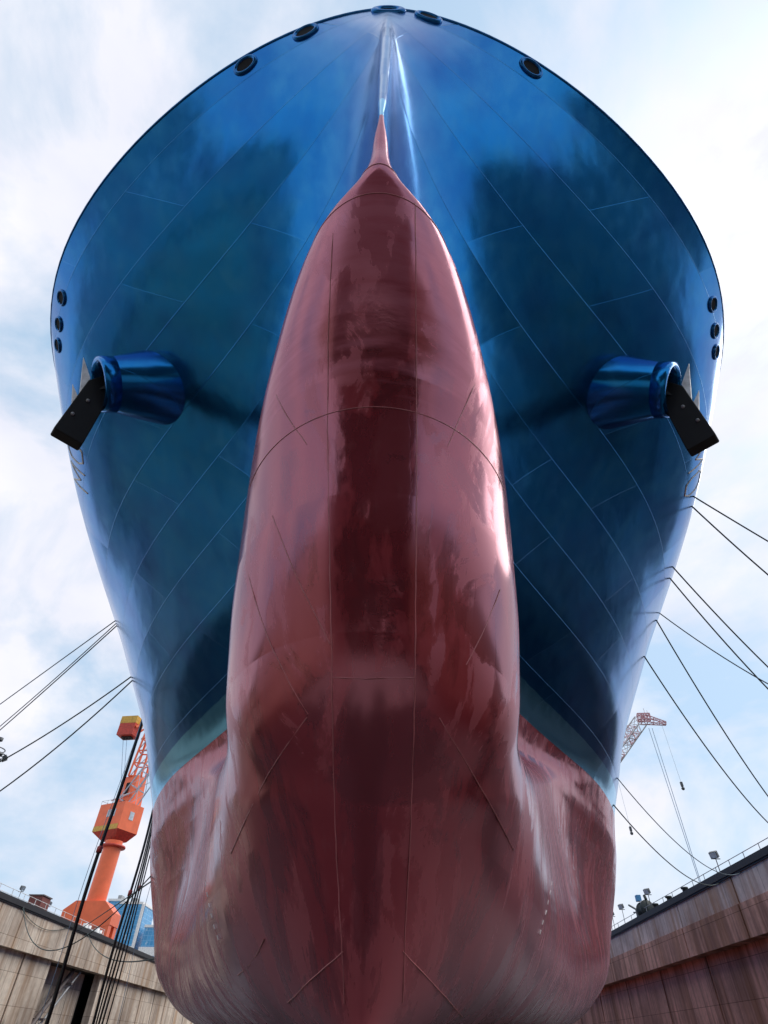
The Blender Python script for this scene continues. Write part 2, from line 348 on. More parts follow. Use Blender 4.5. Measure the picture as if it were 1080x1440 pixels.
YARD_CAM_SCALED = [(37.04, 135.0, -0.56), (-49.36, 135.0, -0.56), (-0.08, -64.8, -0.56), (-0.08, 384.75, -0.56), (-4.13, -101.25, 16.45), (39.07, 90.72, 16.45), (-51.38, 96.53, 16.45), (39.74, 77.22, 16.45), (39.74, 100.84, 16.45), (39.74, 113.67, 16.45), (39.74, 119.34, 16.45), (-52.46, 96.93, 16.45), (-52.6, 106.65, 16.45), (-55.7, 81.68, 16.45), (39.61, 103.95, 16.45), (38.66, 69.53, 16.45), (37.99, 84.1, 16.45), (37.99, 89.64, 16.45), (37.99, 94.77, 16.45), (-53.0, 104.36, 16.45), (-51.79, 108.81, 16.45), (-52.06, 110.16, 16.45), (-52.33, 111.51, 16.45), (-51.79, 112.86, 16.45), (-52.06, 114.21, 16.45), (-52.33, 115.56, 16.45), (-51.79, 116.91, 16.45), (-51.38, 119.48, 16.45), (-51.79, 121.91, 16.45), (-51.38, 124.74, 16.45), (-51.79, 127.17, 16.45), (-50.84, 106.65, -0.56), (-58.4, 137.03, 16.45), (70.12, 290.25, 16.45), (-151.42, 417.15, 16.45), (-163.84, 423.9, 16.45), (-132.52, 418.5, 16.45)]
# ---------------------------------------------------------------- setting: dock floor and quay
WL, WR = -36.5, 27.5
QZ = 12.6
Y0, Y1 = -48.0, 285.0
DL, DR, D0, D1, DZ = -49.36, 37.05, -64.8, 384.7, 16.45      # the dock basin in metres, scaled about the camera like the walls
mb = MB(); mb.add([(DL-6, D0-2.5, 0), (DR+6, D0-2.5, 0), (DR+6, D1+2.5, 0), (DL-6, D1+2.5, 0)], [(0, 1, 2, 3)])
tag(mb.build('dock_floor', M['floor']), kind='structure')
mb = MB(); B = 3000.0; gz = DZ - .08
for x0, y0, x1, y1 in ((DR+4.3, -B, B, B), (DL-4.3, -B, DR+4.3, D0-2.0), (DL-4.3, D1+2.0, DR+4.3, B)):
    mb.add([(x0, y0, gz), (x1, y0, gz), (x1, y1, gz), (x0, y1, gz)], [(0, 1, 2, 3)])
tag(mb.build('quay_ground', M['ground']), kind='structure')
mb = MB(); mb.add([(-B, -B, gz), (DL-4.3, -B, gz), (DL-4.3, B, gz), (-B, B, gz)], [(0, 1, 2, 3)])
tag(mb.build('concrete_apron', M['apron']), kind='structure')

# unseen dark skyline added all round for its band in the hull's reflections
mb = MB(); nn_ = 180; rnd = random.Random(3); hs = [38+26*math.sin(k*.31)+18*math.sin(k*.83+1)+rnd.uniform(0, 26) for k in range(nn_)]
vs = []
for k in range(nn_):
    a = 2*math.pi*k/nn_; c_, s_ = math.cos(a), math.sin(a)
    vs += [(1350*c_, 1350*s_, 10.0), (1500*c_, 1500*s_, DZ+hs[k]), (1700*c_, 1700*s_, 10.0)]
mb.add(vs, [f for k in range(nn_) for f in ((3*k, 3*((k+1) % nn_), 3*((k+1) % nn_)+1, 3*k+1), (3*k+1, 3*((k+1) % nn_)+1, 3*((k+1) % nn_)+2, 3*k+2))], True)
tag(mb.build('added_skyline', M['backdrop']), kind='structure')

def dock_wall(side, mat, label, ledge, recess, upper_pitch, lower_pitch, ph_u, ph_l, bay=None):
    s = 1 if side > 0 else -1
    X = WR if s > 0 else WL
    t = thing('dock_wall', label, 'dock wall', (X, 100, 0))
    def bx(mb, xa, xb, ya, yb, za, zb):
        mb.box((min(X+s*xa, X+s*xb), ya, za), (max(X+s*xa, X+s*xb), yb, zb))
    up = MB()
    def panels(mb, ya, yb, pitch, ph, xa, xb, za, zb, gap):
        y = ya - ((ya - ph) % pitch)
        while y < yb:
            a, b = max(y, ya) + gap/2, min(y+pitch, yb) - gap/2
            if b - a > .2: bx(mb, xa, xb, a, b, za, zb)
            y += pitch
    cap0 = QZ - .62
    if s > 0:
        panels(up, Y0, Y1, upper_pitch, ph_u, 0, 1.0, 10.25, cap0-.003, .20)
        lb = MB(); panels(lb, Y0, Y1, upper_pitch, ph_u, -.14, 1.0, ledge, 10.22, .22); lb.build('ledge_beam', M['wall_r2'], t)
    else:
        panels(up, Y0, Y1, upper_pitch, ph_u, 0, 1.0, ledge, cap0-.003, .10)
    up.build('upper_beam', mat, t)
    back = MB()
    bx(back, 1.0, 3.3, Y0, Y1, ledge+.02, cap0-.02)
    lo = MB()
    spans = [(Y0, Y1)] if not bay else [(Y0, bay[0]), (bay[1], Y1)]
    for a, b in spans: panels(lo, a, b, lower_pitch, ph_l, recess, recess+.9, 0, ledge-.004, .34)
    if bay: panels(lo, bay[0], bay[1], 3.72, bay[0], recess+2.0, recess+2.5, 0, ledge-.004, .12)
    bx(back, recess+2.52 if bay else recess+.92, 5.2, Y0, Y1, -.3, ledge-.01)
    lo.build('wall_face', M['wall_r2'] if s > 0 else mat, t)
    back.build('wall_core', M['gate'], t)
    cp = MB(); bx(cp, -.12, 3.4, Y0, Y1, cap0, QZ)
    bx(cp, -.20, .1, Y0, Y1, cap0+.12, QZ-.2)
    cp.build('coping', M['coping'], t)
    return t
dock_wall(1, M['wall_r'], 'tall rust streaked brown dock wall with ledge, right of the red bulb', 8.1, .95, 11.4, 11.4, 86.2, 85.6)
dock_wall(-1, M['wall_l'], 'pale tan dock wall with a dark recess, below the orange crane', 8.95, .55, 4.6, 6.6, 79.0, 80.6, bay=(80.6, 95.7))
# unseen gate added to darken the bulb's reflections, and the far head wall
def cross_wall(y, s, name, label, mat):
    t = thing(name, label, 'dock wall' if s > 0 else 'dock gate', (0, y, 0))
    mb = MB(); mb.box((WL-3, min(y, y+s*1.4), 0), (WR+3, max(y, y+s*1.4), QZ-.3)); mb.build('wall_face', mat, t)
    mb = MB(); mb.box((WL-3, min(y-s*.1, y+s*1.5), QZ-.297), (WR+3, max(y-s*.1, y+s*1.5), QZ)); mb.build('coping', M['coping'], t)
    rb = MB()
    x = WL + 4
    while x < WR - 2: rb.box((x-.2, min(y-s*.6, y-.003*s), 0), (x+.2, max(y-s*.6, y-.003*s), QZ-.6)); x += 5.2
    rb.build('buttress', mat, t)
cross_wall(Y0, -1, 'unseen_gate', 'unseen ribbed gate added behind the camera for dark reflections', M['gate'])
cross_wall(Y1, 1, 'dock_head_wall', 'concrete head wall at the far end of the dry dock', M['wall_r'])

t = thing('unseen_hall', 'unseen dark hall added behind the gate for dark reflections', 'building', (-3, -75, QZ))  # unseen hall added behind the camera to darken the bulb's reflection
MB().box((-42, -120, QZ), (36, -56, 33)).build('wall', M['gate'], t)
mb = MB(); mb.add([(-43, -121, 33.01), (37, -121, 33.01), (37, -55, 33.01), (-43, -55, 33.01), (-3, -121, 39), (-3, -55, 39)], [(0, 4, 5, 3), (1, 2, 5, 4), (0, 1, 4), (2, 3, 5), (0, 3, 2, 1)]); mb.build('roof', M['pipe'], t)
for k in range(4): MB().box((-38+k*19, -56.0, QZ), (-25+k*19, -55.7, 29)).build('door', M['coping'], t)

# ---------------------------------------------------------------- the ship
ZW = 12.5
BZ = np.array([0.2,1.5,3.4,4.4,5.5,6.6,7.7,9.45,10.2,10.5,10.8,11.2,11.7,12.5,14,27])
BW = np.array([1.6,1.85,2.25,2.386,2.467,2.468,2.397,1.819,1.276,0.532,0.223,0.162,0.123,0.044,0.1,0.2])
BF = np.array([7.3,6.9,6.2,5.9,5.55,5.2,4.7,3.45,2.95,2.75,2.65,2.6,2.5,2.38,2.3,2.0])
ZN = np.array([-1,3,8,12.5,16,20,24,27.])
PL = np.array([34.22, 44.154, 42.256, 37.589, 28.503, 23.486, 16.207, 12.291])
PA = np.array([3.038, 2.859, 3.066, 2.351, 1.823, 2.608, 4.254, 5.504])
PB = np.array([0.906, 1.588, 2.223, 2.513, 2.227, 1.594, 0.957, 0.591])
BEAM = 19.677
def pchip(x, y, q):
    h = np.diff(x); d = np.diff(y)/h; m = np.zeros_like(y); m[0] = d[0]; m[-1] = d[-1]
    for i in range(1, len(x)-1):
        if d[i-1]*d[i] > 0:
            w1 = 2*h[i]+h[i-1]; w2 = h[i]+2*h[i-1]; m[i] = (w1+w2)/(w1/d[i-1]+w2/d[i])
    q = np.clip(q, x[0], x[-1]); i = np.clip(np.searchsorted(x, q)-1, 0, len(h)-1); t = (q-x[i])/h[i]
    return ((1+2*t)*(1-t)**2*y[i]+t*(1-t)**2*h[i]*m[i]+t*t*(3-2*t)*y[i+1]+t*t*(t-1)*h[i]*m[i+1])
def stem(z): return pchip(BZ, BF, z)
def half_breadth(f, z):
    """half breadth of the hull at distance f and height z above the keel line"""
    w = pchip(BZ, BW, z); a = np.maximum(1.25*w, .05); u = np.clip((f-stem(z))/a, 0, 1)
    xb = w*np.sqrt(np.maximum(1-(1-u)**2, 0))
    r = np.maximum((f-stem(z))/pchip(ZN, PL, z), 1e-6)**pchip(ZN, PB, z); aa = pchip(ZN, PA, z)
    xh = BEAM*r/(1+r**aa)**(1/aa)
    q=z/np.maximum(f,.5);t=np.clip((.47-q)/.14,0,1);t=t*t*(3-2*t)
    tau=np.interp(q,[0,.12,.30,.42],[4.2,3.2,1.4,.9]);g=np.minimum(f,44+0*f)
    xc=g*(.267+.0003*(g-8))*(1-np.exp(-np.maximum(f-stem(z),0)/tau))**.6
    xl=t*xc+(1-t)*xb;p=3+5*t
    zb = np.interp(f, [7, 46], [1.8, 5.2]); k = np.clip((zb-z)/zb, 0, 1)
    return (xl**p+xh**p)**(1/p)*np.maximum(1-k**2.3, 0)**(1/2.3)

SHIP = (0.0, 2.4, 1.6)
ship = thing('cargo_ship', 'huge cargo ship with blue bow and red bulb in the dry dock', 'ship', SHIP)
zs = np.concatenate([np.linspace(0, 3, 34), np.linspace(3.12, 10, 58), np.linspace(10.08, 12.5, 26), np.linspace(12.72, 27, 74)])
NW = 34+58+26-1
tt = np.concatenate([np.linspace(0, 1, 150)**2.3*66, np.linspace(69, 178, 22)])
Zg = zs[:, None]+0*tt[None, :]; Fg = stem(Zg)+tt[None, :]
Xg = half_breadth(Fg, Zg); Xg[:, 0] = 0
P = np.stack([np.concatenate([-Xg[:, :0:-1], Xg], 1), np.concatenate([Fg[:, :0:-1], Fg], 1), np.concatenate([Zg[:, :0:-1], Zg], 1)+1.6], -1)
nr, nc, _ = P.shape
du = np.gradient(P, axis=1); dv = np.gradient(P, axis=0)
Nn = np.cross(du, dv); ln = np.linalg.norm(Nn, axis=-1, keepdims=True); Nn = Nn/np.maximum(ln, 1e-9)
mid = nc//2
def shell(name, r0, r1, mat):
    """part of the plating between two rows of the hull grid, with the normals of the whole hull"""
    rows = r1-r0+1
    me = bpy.data.meshes.new(name)
    vs = (P[r0:r1+1].reshape(-1, 3)-np.array(SHIP)).tolist()
    fs = [(i*nc+k, i*nc+k+1, (i+1)*nc+k+1, (i+1)*nc+k) for i in range(rows-1) for k in range(nc-1)]
    me.from_pydata(vs, [], fs); me.polygons.foreach_set('use_smooth', [True]*len(fs))
    me.materials.append(mat); me.update()
    me.normals_split_custom_set_from_vertices(Nn[r0:r1+1].reshape(-1, 3).tolist())
    ob = bpy.data.objects.new(name, me); COL.objects.link(ob); ob.parent = ship
    return ob
top = shell('topsides', NW, nr-1, M['blue'])
bottom = shell('underwater_hull', 0, NW, M['red'])
# deck, transom and the gunwale round the deck edge
mb = MB(); edge = [tuple(p) for p in P[nr-1]]
ri = int(np.argmin(np.abs(zs-25.9))); dk = [(x*.998, y, z) for x, y, z in P[ri]]
n = len(dk)
mb.add(dk, [(k, k+1, n-2-k, n-1-k) for k in range(n//2-1)] )
mb.build('deck', M['pipe'], ship)
mb = MB(); a = P[:, 0]; b = P[:, -1]
mb.add([tuple(p) for p in a]+[tuple(p) for p in b], [(i, i+1, i+1+nr, i+nr) for i in range(nr-1)])
mb.build('transom', M['blue'], ship)
MB().tube([(x*.999, y, z+.01) for x, y, z in edge[::2]], .05, 8).build('gunwale', M['ring'], ship)

def hb(y, z): return float(half_breadth(np.array([y]), np.array([z-1.6]))[0])
def surf_normal(p):
    e = .03; g = lambda x, y, z: abs(x)-hb(y, z)
    x, y, z = p
    return Vector((g(x+e, y, z)-g(x-e, y, z), g(x, y+e, z)-g(x, y-e, z), g(x, y, z+e)-g(x, y, z-e))).normalized()
def axis_matrix(p, d, roll_ref=Vector((0, 0, 1))):
    z = Vector(d).normalized(); x = roll_ref.cross(z).normalized(); y = z.cross(x)
    m = Matrix((x, y, z)).transposed().to_4x4(); m.translation = Vector(p); return m

# weld beads on the bulb
def seam_tube(mb, pts, r):
    q = []
    for p in pts:
        nn = surf_normal(p) if abs(p[0]) > .03 else Vector((0, -1, 0))
        q.append(Vector(p)+nn*r*.05)
    mb.tube(q, r, 6)
mb = MB()
for l in SEAMS:
    l = [p for i, p in enumerate(l) if i == 0 or (Vector(p)-Vector(l[i-1])).length < 2.5]
    l = [p for p in l if (Vector(p)-Vector(l[len(l)//2])).length < 14]
    seam_tube(mb, l, .008)
for zc, tm in ((7.05, 1.7), (10.13, .8), (10.62, .30)):
    z = zc
    ts = np.linspace(0, 1, 24)**2*tm; f = stem(np.array([z]))[0]+ts; xs = half_breadth(f, 0*f+z); xs[0] = 0
    pts = [(-x, y, z+1.6) for x, y in zip(xs[::-1], f[::-1])]+[(x, y, z+1.6) for x, y in zip(xs[1:], f[1:])]
    mb.tube([Vector(p)+(surf_normal(p)*.0008 if abs(p[0]) > .03 else Vector((0, -.001, 0))) for p in pts], .008, 6)
mb.build('weld_seam', M['weld'], ship)
# short white marks low on each side of the bulb
for row in DASH:
    for i in range(len(row)):
        mb = MB()
        a = Vector(row[i]); b = Vector(row[i+1]) if i+1 < len(row) else a+(a-Vector(row[i-1]))
        nn = surf_normal(tuple(a)); mid_ = a+(b-a)*.5
        mb.bar(a+nn*.004, a+(b-a)*.42+nn*.004, .014, .014)
        mb.build('draft_mark', M['white'], ship)

# mooring openings
def fairlead(x, y, z, r0=.25, stretch=1.6):
    x = math.copysign(hb(y, z), x); nn = surf_normal((x, y, z))
    m = axis_matrix((x, y, z), nn)
    m = m @ Matrix.Diagonal((stretch, 1, 1, 1))
    prof = [(r0+.02+.055*math.cos(a), .09*math.sin(a)) for a in np.linspace(-.6, math.pi+.9, 14)]
    mb = MB(); mb.lathe(prof, m, 36); ring = mb.build('fairlead', M['ring'], ship)
    mb = MB(); mb.lathe([(r0+.02, .035), (.0001, .03)], m, 36); mb.build('opening', M['void'], ring)  # dark disc painted as the shade of a hole, nothing is cut
for s in (-1, 1):
    fairlead(s*5.5, 3.6, 28.3); fairlead(-3.25 if s < 0 else 1.9, 2.64 if s < 0 else 2.2, 28.3)
    fairlead(s*15.7, 12.55, 27.93, .29, 1.15); fairlead(s*16.3, 13.8, 27.7, .29, 1.15); fairlead(s*16.6, 14.85, 27.5, .29, 1.15)
# centre lead on the stem head
f0 = float(stem(np.array([26.7]))[0])
m = axis_matrix((0, f0+.02, 28.30), (0, -1, -.15)) @ Matrix.Diagonal((1.8, 1, 1, 1))
mb = MB(); mb.lathe([(.26+.09*math.cos(a), .10*math.sin(a)) for a in np.linspace(-.6, math.pi+.9, 12)], m, 32); ring = mb.build('fairlead', M['ring'], ship)
mb = MB(); mb.lathe([(.25, .03), (.0001, .025)], m, 32); mb.build('opening', M['void'], ring)

# anchor pipes with the anchors stowed in them
def anchor_set(s):
    base = Vector((s*10.85, 14.72, 23.7)); ax = Vector((s*.74, -.40, -.54)).normalized()
    m = axis_matrix(base, ax)
    mb = MB()
    mb.lathe([(2.0, -1.6), (1.80, -.6), (1.55, .4), (1.34, 1.2), (1.22, 1.62)], m, 48)
    bol = mb.build('anchor_bolster', M['blue'], ship)
    mb = MB(); mb.lathe([(1.222, 1.60), (1.24, 1.63), (1.215, 2.05), (1.18, 2.2), (1.04, 2.24), (.92, 2.12), (.88, 1.4)], m, 48); mb.build('bolster_rim', M['blue'], bol)
    mb = MB(); mb.lathe([(.89, 1.38), (.0001, 1.36)], m, 40); mb.build('pipe_opening', M['void'], bol)
    mouth = base+ax*2.1
    # anchor: dark crown slab hanging from the mouth, two pointed flukes behind it, shank up the pipe
    top_ = Vector((s*12.4, 13.9, 22.6)); low = Vector((s*12.68, 14.2, 19.4))
    d = (low-top_); L_ = d.length; d.normalize()
    out = Vector((-s*.44, -.5, -.74)); out = (out-d*out.dot(d)).normalized(); side = out.cross(d)
    if side.x*s < 0: side = -side
    mm = Matrix((side, d, side.cross(d))).transposed().to_4x4(); mm.translation = top_-out*.3
    an = MB()
    an.prism([(-.42, -.45), (.10, -.55), (.50, .15), (.58, L_-.05), (.53, L_), (-.55, L_+.06), (-.59, L_), (-.52, .25)], mm @ Matrix.Translation((0, 0, -.3)), .6)
    anc = an.build('anchor', M['anchor'], ship, bevel=.05)
    sh = MB(); sh.bar(top_+d*.2-out*.3, base+ax*1.0, .46, .5); sh.build('shank', M['anchor'], anc)
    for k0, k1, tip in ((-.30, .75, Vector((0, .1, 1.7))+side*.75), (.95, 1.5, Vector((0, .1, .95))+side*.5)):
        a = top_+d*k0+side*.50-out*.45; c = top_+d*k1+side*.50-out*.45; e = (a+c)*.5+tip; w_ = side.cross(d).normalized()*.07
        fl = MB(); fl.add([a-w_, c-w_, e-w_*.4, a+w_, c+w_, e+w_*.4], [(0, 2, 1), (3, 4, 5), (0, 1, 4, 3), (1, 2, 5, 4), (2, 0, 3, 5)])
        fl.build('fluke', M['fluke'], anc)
    for k0, k1 in ((1.2, .1), (2.2, .3)):
        bo = MB(); bo.lathe([(.07, -.05), (.07, .05), (.0001, .06)], axis_matrix(top_+d*k0+out*.02+side*k1, out), 12)
        bo.build('bolt', M['steel'], anc)
anchor_set(-1); anchor_set(1)

# raised name lettering along the sheer, seen almost edge on
STROKES = {'M': [((0,0),(0,1)),((0,1),(.5,.3)),((.5,.3),(1,1)),((1,1),(1,0))], 'O': [((.2,0),(.8,0)),((.8,0),(1,.25)),((1,.25),(1,.75)),((1,.75),(.8,1)),((.8,1),(.2,1)),((.2,1),(0,.75)),((0,.75),(0,.25)),((0,.25),(.2,0))], 'L': [((0,1),(0,0)),((0,0),(.8,0))]}
def letter(ch, s, y0, z0, w, h):
    mb = MB(); sg = 1 if s > 0 else -1
    for (a, b), (c, e) in STROKES[ch]:
        pts = []
        for t in np.linspace(0, 1, 6):
            u = a+(c-a)*t; vv = b+(e-b)*t
            y = y0+(u*w if s > 0 else (1-u)*w); z = z0+vv*h-.25*(y-19.2)
            pts.append(Vector((s*(hb(y, z)-.03), y, z)))
        mb.tube(pts, .06, 6)
    mb.build('letter', M['white'], ship)
for s in (1, -1):
    word = 'MO' if s > 0 else 'OM'
    for i, ch in enumerate(word): letter(ch, s, 19.3+i*1.6, 24.75, 1.1, 1.2)

# ---------------------------------------------------------------- mooring lines
def rope(S, E, sag, r, mat, label, group, n=40, name='mooring_line', cat='rope', knots=()):
    S = Vector(S); E = Vector(E)
    pts = [S+(E-S)*t-Vector((0, 0, 4*sag*t*(1-t))) for t in [i/n for i in range(n+1)]]
    mb = MB(); mb.tube(pts, r, 8)
    for t in knots:
        p = S+(E-S)*t-Vector((0, 0, 4*sag*t*(1-t))); q = S+(E-S)*(t+.012)-Vector((0, 0, 4*sag*(t+.012)*(1-t-.012)))
        mb.tube([p, q], r*2.1, 8)
    return tag(mb.build(name, mat), label, cat, group)
GR = 'mooring ropes from the ship to the right quay'
RR = [  # rope ends and sags, both sides, solved to pass near image pixels
 ((17.58,22.43,24.75),(39.5,31.0,16.65),0.6,'uppermost rope leaving the blue hull on the right'),
 ((17.79,23.2,24.71),(39.5,34.0,16.65),3.8,'second rope down on the right, diverging below the uppermost one'),
 ((17.61,27.06,23.3),(39.5,42.0,16.65),3.8,'upper rope of the close middle pair on the right'),
 ((17.74,28.01,23.16),(39.5,41.0,16.65),6.4,'lower rope of the close middle pair on the right'),
 ((17.86,30.86,22.5),(39.5,28.0,16.65),6.2,'thin flatter rope crossing under the middle pair on the right'),
 ((17.7,31.23,22.19),(39.5,56.0,16.65),5.8,'long steep rope just below the thin flatter one'),
 ((17.08,33.16,20.65),(39.5,58.0,16.65),4.4,'lowest of the long steep ropes, left of the red lattice jib'),
 ((16.32,41.14,15.7),(39.5,71.0,16.65),2.6,'slack thin rope dipping to the rail past the big floodlight'),
 ((16.23,42.83,14.45),(39.5,76.5,16.65),2.2,'lowest slack rope ending at the big floodlight foot'),
]
for i, (S, E, sg, lb) in enumerate(RR):
    rope(S, E, sg, .034 if i in (4, 7) else .042, M['ropeb'] if i in (4, 7) else M['rope'], lb, GR, knots=(.35,) if i == 3 else ())
GL = 'mooring ropes from the ship to the left quay'
LR = [
 ((-17.98,32.13,22.3),(-52.05,59.0,16.65),0.0,'uppermost rope left of the ship, running flattest','ropeb',.036,()),
 ((-18.08,32.52,22.33),(-52.05,62.0,16.65),1.4,'upper rope of the twin pair left of the ship','ropeb',.034,()),
 ((-18.04,32.65,22.25),(-52.05,64.0,16.65),0.6,'lower rope of the twin pair left of the ship','rope',.04,()),
 ((-17.5,35.94,20.26),(-52.05,53.0,16.65),4.0,'rope sloping down to the floodlight cluster at the left edge','rope',.045,()),
 ((-17.2,35.7,19.87),(-52.05,51.0,16.65),7.8,'lowest left rope with knots along it, above the orange crane','rope',.045,(.38,.47,.50,.53)),
 ((-16.82,48.08,10.55),(-52.05,119.0,16.65),0.0,'taut dark rope crossing the orange crane base','rope',.05,()),
 ((-16.65,47.32,10.75),(-49.2,93.0,15.9),4.5,'deep sagging dark rope across the pale tan wall','rope',.045,()),
 ((-15.9,50.3,6.4),(-49.2,116.0,15.9),1.4,'low dark rope from the red hull to the tan wall','rope',.045,()),
 ((-49.2,92.0,15.9),(-49.2,110.0,16.2),1.6,'short dark cable looped along the top of the tan wall','rope',.04,()),
]
for S, E, sg, lb, mt, r, kn in LR: rope(S, E, sg, r, M[mt], lb, GL, knots=kn)

# hoses and lines hanging down from the deck on the left
def hanging(x, y, r, dx, label, group, clamp=None, mat='black'):
    pts = [(x+dx*(1-z/28.)+.10*math.sin(z*.35+y), y+.06*math.sin(z*.5), z) for z in np.linspace(.05, 28.0, 40)]
    t = thing('hanging_line', label, 'cable', (x+dx, y, 0), group)
    MB().tube(pts, r, 10).build('line', M[mat], t)
    # coil lying on the floor
    MB().tube([(x+dx+.7*math.cos(a)*(1-.03*a/6), y+.7*math.sin(a), .08+.012*a) for a in np.linspace(0, 14, 60)], r, 8).build('coil', M[mat], t)
    # hook over the deck edge
    MB().tube([(x+.10*math.sin(28*.35+y), y, 28.0), (x+.3, y, 28.5), (x+1.0, y, 28.7), (x+1.9, y, 28.72)], r, 8).build('bend', M[mat], t)
    if clamp:
        i = int(np.argmin([abs(p[2]-clamp) for p in pts])); MB().lathe([(.0001, 0), (r*1.6, 0), (r*1.6, .4), (.0001, .55)], axis_matrix(pts[i], (0, 0, 1), Vector((0, 1, 0))), 12).build('clamp', M['redpipe'], t)
hanging(-22.35, 50.7, .135, 0, 'thick black hose hanging alone, nearest the orange crane column', 'hoses and lines hanging from the deck', 13.2)
hanging(-22.2, 50.4, .022, -.65, 'hair thin pale line hanging just left of the thick black hose', 'hoses and lines hanging from the deck', None, 'hoist')
for i, (dy, r, lb, cl) in enumerate(((0, .10, 'thick black hose leftmost in the bundle beside the red hull', 11.6), (.55, .055, 'black cable second from left in the bundle beside the red hull', None),
        (1.0, .075, 'black cable in the middle of the bundle beside the red hull', None), (1.5, .06, 'black cable second from right in the bundle beside the red hull', 11.9), (2.1, .05, 'black cable rightmost in the bundle beside the red hull', None))):
    hanging(-22.35, 59.2+dy*1.25, r*1.08, 0, lb, 'hoses and lines hanging from the deck', cl)
hanging(-22.1, 63.4, .022, 0, 'hair thin pale line hanging between the cable bundle and red hull', 'hoses and lines hanging from the deck', None, 'hoist')

# ---------------------------------------------------------------- quay edge: rails, lamps, gear
def railing(x, ya, yb, label, mat):
    t = thing('railing', label, 'railing', (x, (ya+yb)/2, QZ))
    mb = MB()
    for z in (.55, 1.05): mb.tube([(x, ya, QZ+z), (x, yb, QZ+z)], .028, 6)
    mb.build('handrail', mat, t)
    y = ya
    while y <= yb+.01:
        MB().tube([(x, y, QZ), (x, y, QZ+1.08)], .032, 6).build('post', mat, t); y += 2.6
railing(29.0, 36.0, 98.4, 'thin steel railing along the top of the brown right wall', M['steel'])
railing(-38.0, 48.0, 95.0, 'thin pale railing along the top of the tan left wall', M['white'])

def floodlight(x, y, h, label, head=1.0, lean=0.0):
    t = thing('floodlight', label, 'floodlight', (x, y, QZ), 'floodlights on the quay edges')
    MB().tube([(x, y, QZ), (x+lean, y, QZ+h)], .05*head, 8).build('pole', M['lamp'], t)
    mb = MB(); m = axis_matrix((x+lean, y, QZ+h), (-.6 if x > 0 else .6, -.5, -.35))
    mb.box((-.42*head, -.32*head, -.1), (.42*head, .32*head, .30), m); hd = mb.build('lamp_head', M['lamp'], t, bevel=.03)
    mb = MB(); mb.box((-.36*head, -.26*head, .302), (.36*head, .26*head, .32), m); mb.build('lens', M['glassw'], hd)
    mb = MB(); mb.bar((x+lean-.5*head, y, QZ+h-.35), (x+lean+.5*head, y, QZ+h-.35), .06); mb.build('bracket', M['lamp'], t)
floodlight(29.5, 57.2, 2.15, 'biggest floodlight on the right rail, under the slack ropes', .8)
floodlight(29.5, 74.7, 2.5, 'floodlight on a short pole right of the dark winch', .75)
floodlight(29.5, 84.2, 2.6, 'floodlight left of the dark winch, near the red hull', .7)
floodlight(29.5, 88.4, 2.5, 'farthest right floodlight, half hidden against the red hull edge', .7)
floodlight(-38.8, 71.8, 1.7, 'lone floodlight on the left wall, left of the brown shed', .55)
floodlight(-38.9, 79.0, 1.5, 'small floodlight right beside the brown shed', .5)

# high mast with a ring of lamps, cut by the left edge of the picture
t = thing('light_mast', 'tall mast with a ring of dark floodlights at the left edge', 'light mast', (-41.2, 60.5, QZ))
MB().tube([(-41.2, 60.5, QZ), (-41.2, 60.5, 25.6)], [.22, .12], 10).build('mast_pole', M['lamp'], t)
mb = MB()
for zz, rr in ((24.6, .95), (24.05, 1.25)): mb.tube([(-41.2+rr*math.cos(a), 60.5+rr*math.sin(a), zz) for a in np.linspace(0, 2*math.pi, 25)], .05, 6)
for k in range(6):
    a = k*math.pi/3; mb.bar((-41.2, 60.5, 24.6), (-41.2+1.25*math.cos(a), 60.5+1.25*math.sin(a), 24.05), .07)
mb.build('lamp_ring', M['lamp'], t)
for k in range(9):
    a = k*2*math.pi/9+.2
    m = axis_matrix((-41.2+1.3*math.cos(a), 60.5+1.3*math.sin(a), 23.9), (math.cos(a)*.6, math.sin(a)*.6, -.8))
    mb = MB(); mb.box((-.24, -.17, -.12), (.24, .17, .16), m); mb.build('lamp_head', M['lamp'], t)
mb = MB(); mb.lathe([(.3, 0), (.3, .3), (.0001, .4)], axis_matrix((-41.2, 60.5, 25.5), (0, 0, 1), Vector((0, 1, 0))), 12); mb.build('mast_cap', M['lamp'], t)

# dark winch with a blue topped post on the right quay
t = thing('mooring_winch', 'dark green winch with rope drum on the right quay edge', 'winch', (29.4, 77.0, QZ))
mb = MB(); mb.box((28.6, 75.2, QZ), (30.4, 78.9, QZ+.35)); mb.build('base', M['darkgear'], t, bevel=.03)
mb = MB(); mb.lathe([(.0001, 0), (.8, 0), (.8, .12), (.45, .14), (.42, .5), (.45, 1.3), (.8, 1.32), (.8, 1.45), (.0001, 1.45)], axis_matrix((29.4, 75.6, QZ+1.05), (0, 1, 0)), 24); mb.build('drum', M['darkgear'], t)
mb = MB(); mb.box((29.0, 77.5, QZ+.35), (29.9, 78.5, QZ+1.35)); mb.build('gearbox', M['darkgear'], t, bevel=.06)
mb = MB(); mb.bar((29.3, 78.2, QZ+1.2), (29.1, 80.4, QZ+2.1), .16); mb.bar((29.3, 78.0, QZ+1.0), (29.2, 79.6, QZ+1.25), .14); mb.build('lever', M['darkgear'], t)
mb = MB(); mb.bar((29.2, 76.6, QZ+.3), (29.2, 76.6, QZ+1.9), .16); mb.build('post', M['white'], t)
mb = MB(); mb.box((28.9, 76.7, QZ+1.9), (29.4, 77.3, QZ+2.5)); mb.build('control_box', M['bluepaint'], t, bevel=.03)
